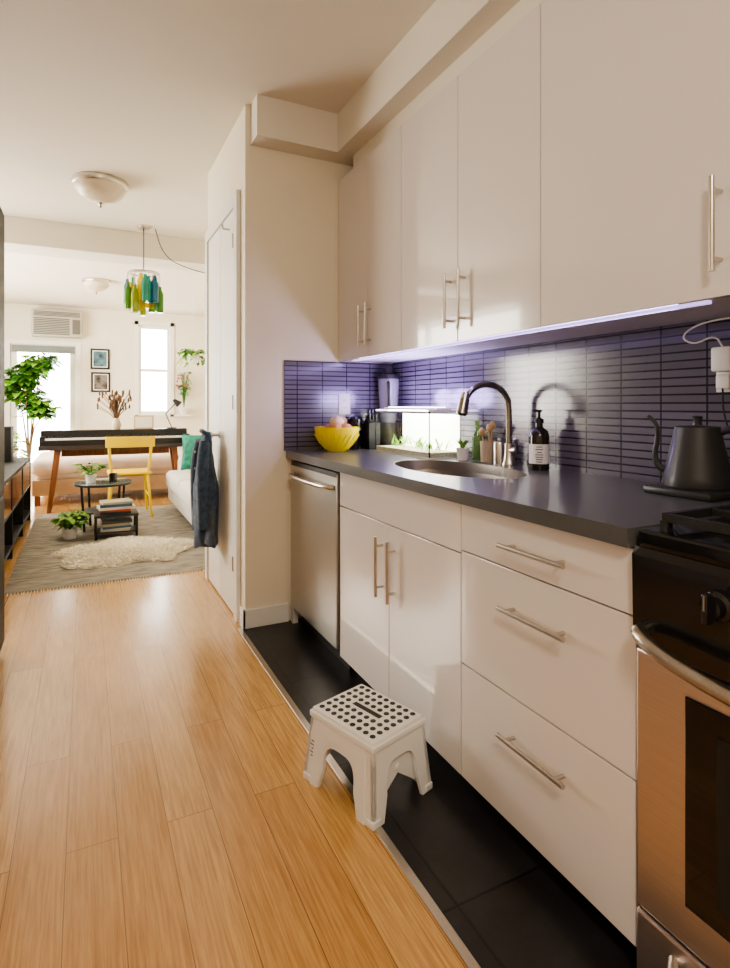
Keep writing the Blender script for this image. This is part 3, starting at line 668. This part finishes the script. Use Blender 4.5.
# ---------------------------------------------------------------- media console
o=M('media_console'); o.box(-.95,-.50,4.3,6.75,.62,.65,BLKM); o.box(-.95,-.50,4.3,6.75,.08,.11,BLKM); o.box(-.95,-.93,4.3,6.75,.11,.62,BLKM)
for y_ in(4.3,5.1,5.93,6.73): o.box(-.95,-.50,y_,y_+.02,0,.62,BLKM)
o.box(-.93,-.5,4.32,6.73,.36,.375,BLKM)
for y_ in(4.33,5.13,5.96): o.box(-.52,-.505,y_,y_+.74,.375,.615,BLK)
o.done(.002)
o=M('bookshelf_speaker'); o.box(-.85,-.62,6.2,6.42,.65,.98,BLKM,bev=.006); 
for z_,r in((.76,.07),(.89,.035)): o.lathe([(0,.003),(r*.3,.012),(r*.9,.002),(r,.006),(r,0)],BLK,mtx=T(-.735,6.2,z_,rx=PI/2),seg=24)
o.done()
o=M('potted_schefflera'); tx,ty=-.76,9.9
o.lathe([(0,0),(.13,0),(.16,.30),(.15,.30),(.14,.27),(0,.27)],TERRA,tx,ty,0)
BARK=mat('bark',(.2,.12,.07),.8)
for i in range(8):
    a=i*.9; e=(tx+.14*math.cos(a),ty+.12*math.sin(a),.95+.11*i); o.tube([(tx,ty,.26),(tx+.05*math.cos(a),ty+.05*math.sin(a),.8),e],[.014,.011,.006],BARK,smooth=1)
    foliage(o,e,40,.19,.22,.17,.11,[GRN,GRN,GRN2],.45)
o.done()
o=M('floor_plant'); o.lathe([(0,0),(.10,0),(.12,.2),(.11,.2),(.1,.18),(0,.18)],TERRA,-.86,7.25,0); foliage(o,(-.86,7.25,.18),70,.22,.75,.16,.07,[GRN,GRN2],.4); o.done()
o=M('hanging_plant'); hx,hy,hz=1.36,8.2,1.78
o.lathe([(0,0),(.07,0),(.09,.11),(.085,.11),(.07,.1),(0,.1)],TERRA,hx,hy,hz)
for a in range(3): o.cyl((hx+.085*math.cos(a*2.09),hy+.085*math.sin(a*2.09),hz+.1),(hx,hy,CZ),.0015,TRIM,seg=5)
foliage(o,(hx,hy,hz+.1),30,.16,.08,.09,.06,[GRN,GRN2],.7)
for i in range(8):
    a=random.random()*6.28; L=random.uniform(.05,.2); q=Vector((hx+.11*math.cos(a),hy+.11*math.sin(a),hz+.1)); e=q+Vector((.06*math.cos(a),.06*math.sin(a),-L)); o.tube([(hx,hy,hz+.1),q,e],.002,GRN,seg=5)
    for k in range(4): aa=random.random()*6.28; o.leaf(q.lerp(e,k/4),(math.cos(aa),math.sin(aa),0),.08,.05,random.choice([GRN,GRN2]),.6)
o.done()
o=M('window_sill_plant'); o.box(1.44,1.66,10.2,10.4,.99,1.02,TRIM); o.lathe([(0,0),(.06,0),(.08,.12),(.07,.12),(.06,.1),(0,.1)],TERRA,1.55,10.28,1.02); foliage(o,(1.55,10.25,1.13),40,.09,.65,.08,.05,[GRN,GRN2]); 
RD=mat('red_bloom',(.7,.12,.12),.6)
for i in range(9): o.ball((1.52+random.uniform(-.10,.10),10.22+random.uniform(-.05,.05),1.4+random.uniform(0,.35)),.02,RD,seg=8)
o.done()
# ---------------------------------------------------------------- denim jacket hanging on knob
o=M('denim_jacket'); b=bmesh.new(); NR=26; NS=40; rings=[]
jx,jy=.668,KY-.01
for k in range(NR+1):
    f=k/NR; z_=1.02-.68*f
    w=.035+.085*min(1,f*2.6)**.8; d_=.022+.040*min(1,f*2)
    if f>.75: w*=1-.12*(f-.75)/.25
    ring=[]
    for q in range(NS):
        a=2*PI*q/NS; fold=1+.16*math.sin(5*a+2.5*f+.6)*min(1,f*2)+.09*math.sin(9*a-3*f)*min(1,f*2)
        y_=jy+w*fold*math.sin(a)*1.15+.012*math.sin(f*9); x_=jx-.006*f+d_*fold*math.cos(a)+.008*noise.noise(Vector((a,f*6,0)))
        x_=min(x_,.732)
        ring.append(b.verts.new((x_,y_,z_+.02*math.sin(3*a+1)*f)))
    rings.append(ring)
for A,B in zip(rings,rings[1:]):
    for q in range(NS): b.faces.new([A[q],A[(q+1)%NS],B[(q+1)%NS],B[q]])
b.faces.new(rings[0]); b.faces.new(rings[-1]); o.merge(b,DENIM)
o.tube([(.645,jy-.06,.96),(.628,jy-.10,.85),(.625,jy-.12,.65),(.63,jy-.11,.46)],[.03,.038,.036,.032],DENIM,seg=14,smooth=2)
o.tube([(.645,jy+.08,.96),(.63,jy+.12,.85),(.63,jy+.14,.65),(.635,jy+.13,.40)],[.03,.038,.036,.032],DENIM,seg=14,smooth=2)
o.lathe([(.032,0),(.035,0),(.035,.05),(.032,.05),(.032,0)],DENIM,.63,jy-.11,.45,seg=16)
o.tube([(.68,jy,.99),(.65,jy-.04,1.02),(.635,jy,1.03),(.65,jy+.05,1.02),(.68,jy+.02,1.0)],.013,DENIM,smooth=2)
for z_ in(.9,.8,.7,.6,.5): o.cyl((.604,jy,z_),(.596,jy,z_),.007,NICK,seg=10)
o.done(angle=60)
# ---------------------------------------------------------------- lights
def area(name,loc,rot,sx,sy,e,col):
    l=D.lights.new(name,'AREA'); l.shape='RECTANGLE'; l.size=sx; l.size_y=sy; l.energy=e; l.color=col
    ob=D.objects.new(name,l); ob.location=loc; ob.rotation_euler=rot; C.scene.collection.objects.link(ob); return ob
area('daylight_door',(-.59,10.62,1.15),(-PI/2,0,0),.9,2.0,150,(1,.96,.88))
area('daylight_window',(1.08,10.62,1.8),(-PI/2,0,0),.5,1.5,90,(1,.96,.88))
area('daylight_side',(-2.1,7.0,1.65),(0,-PI/2,0),1.4,3.9,270,(1,.92,.79))
area('added_underglow',(XU+.07,1.9,UZ0-.012),(0,math.radians(35),0),.02,1.9,2.2,(.56,.42,1))  # violet glow added under the uppers, on top of the grow light
def point(name,loc,e,col,r):
    l=D.lights.new(name,'POINT'); l.energy=e; l.color=col; l.shadow_soft_size=r
    ob=D.objects.new(name,l); ob.location=loc; C.scene.collection.objects.link(ob)
for yy in(2.30,2.47,2.64): point('grow_light',(1.50,yy,CT+.29),2.4,(.56,.44,1),.05)
l=D.lights.new('added_ceiling_fill','AREA'); l.shape='DISK'; l.size=.5; l.energy=34; l.color=(1,.89,.76)  # kitchen fill light, added with the unseen fixture behind the camera
ob=D.objects.new('added_ceiling_fill',l); ob.location=(-.15,-.75,CZ-.2); ob.rotation_euler=(math.radians(25),0,0); C.scene.collection.objects.link(ob)
w=D.worlds.new('sky'); C.scene.world=w; w.use_nodes=True; bg=w.node_tree.nodes['Background']; bg.inputs[0].default_value=(1,.99,.97,1); bg.inputs[1].default_value=5.5
# ---------------------------------------------------------------- camera
cam=D.cameras.new('camera'); co=D.objects.new('camera',cam); C.scene.collection.objects.link(co); C.scene.camera=co
co.location=(0,0,H); th=math.atan(280/565); co.rotation_euler=(PI/2,0,-th)
cam.sensor_fit='VERTICAL'; cam.sensor_height=36; cam.lens=565/968*36; cam.shift_y=-(484-405)/968; cam.clip_start=.02
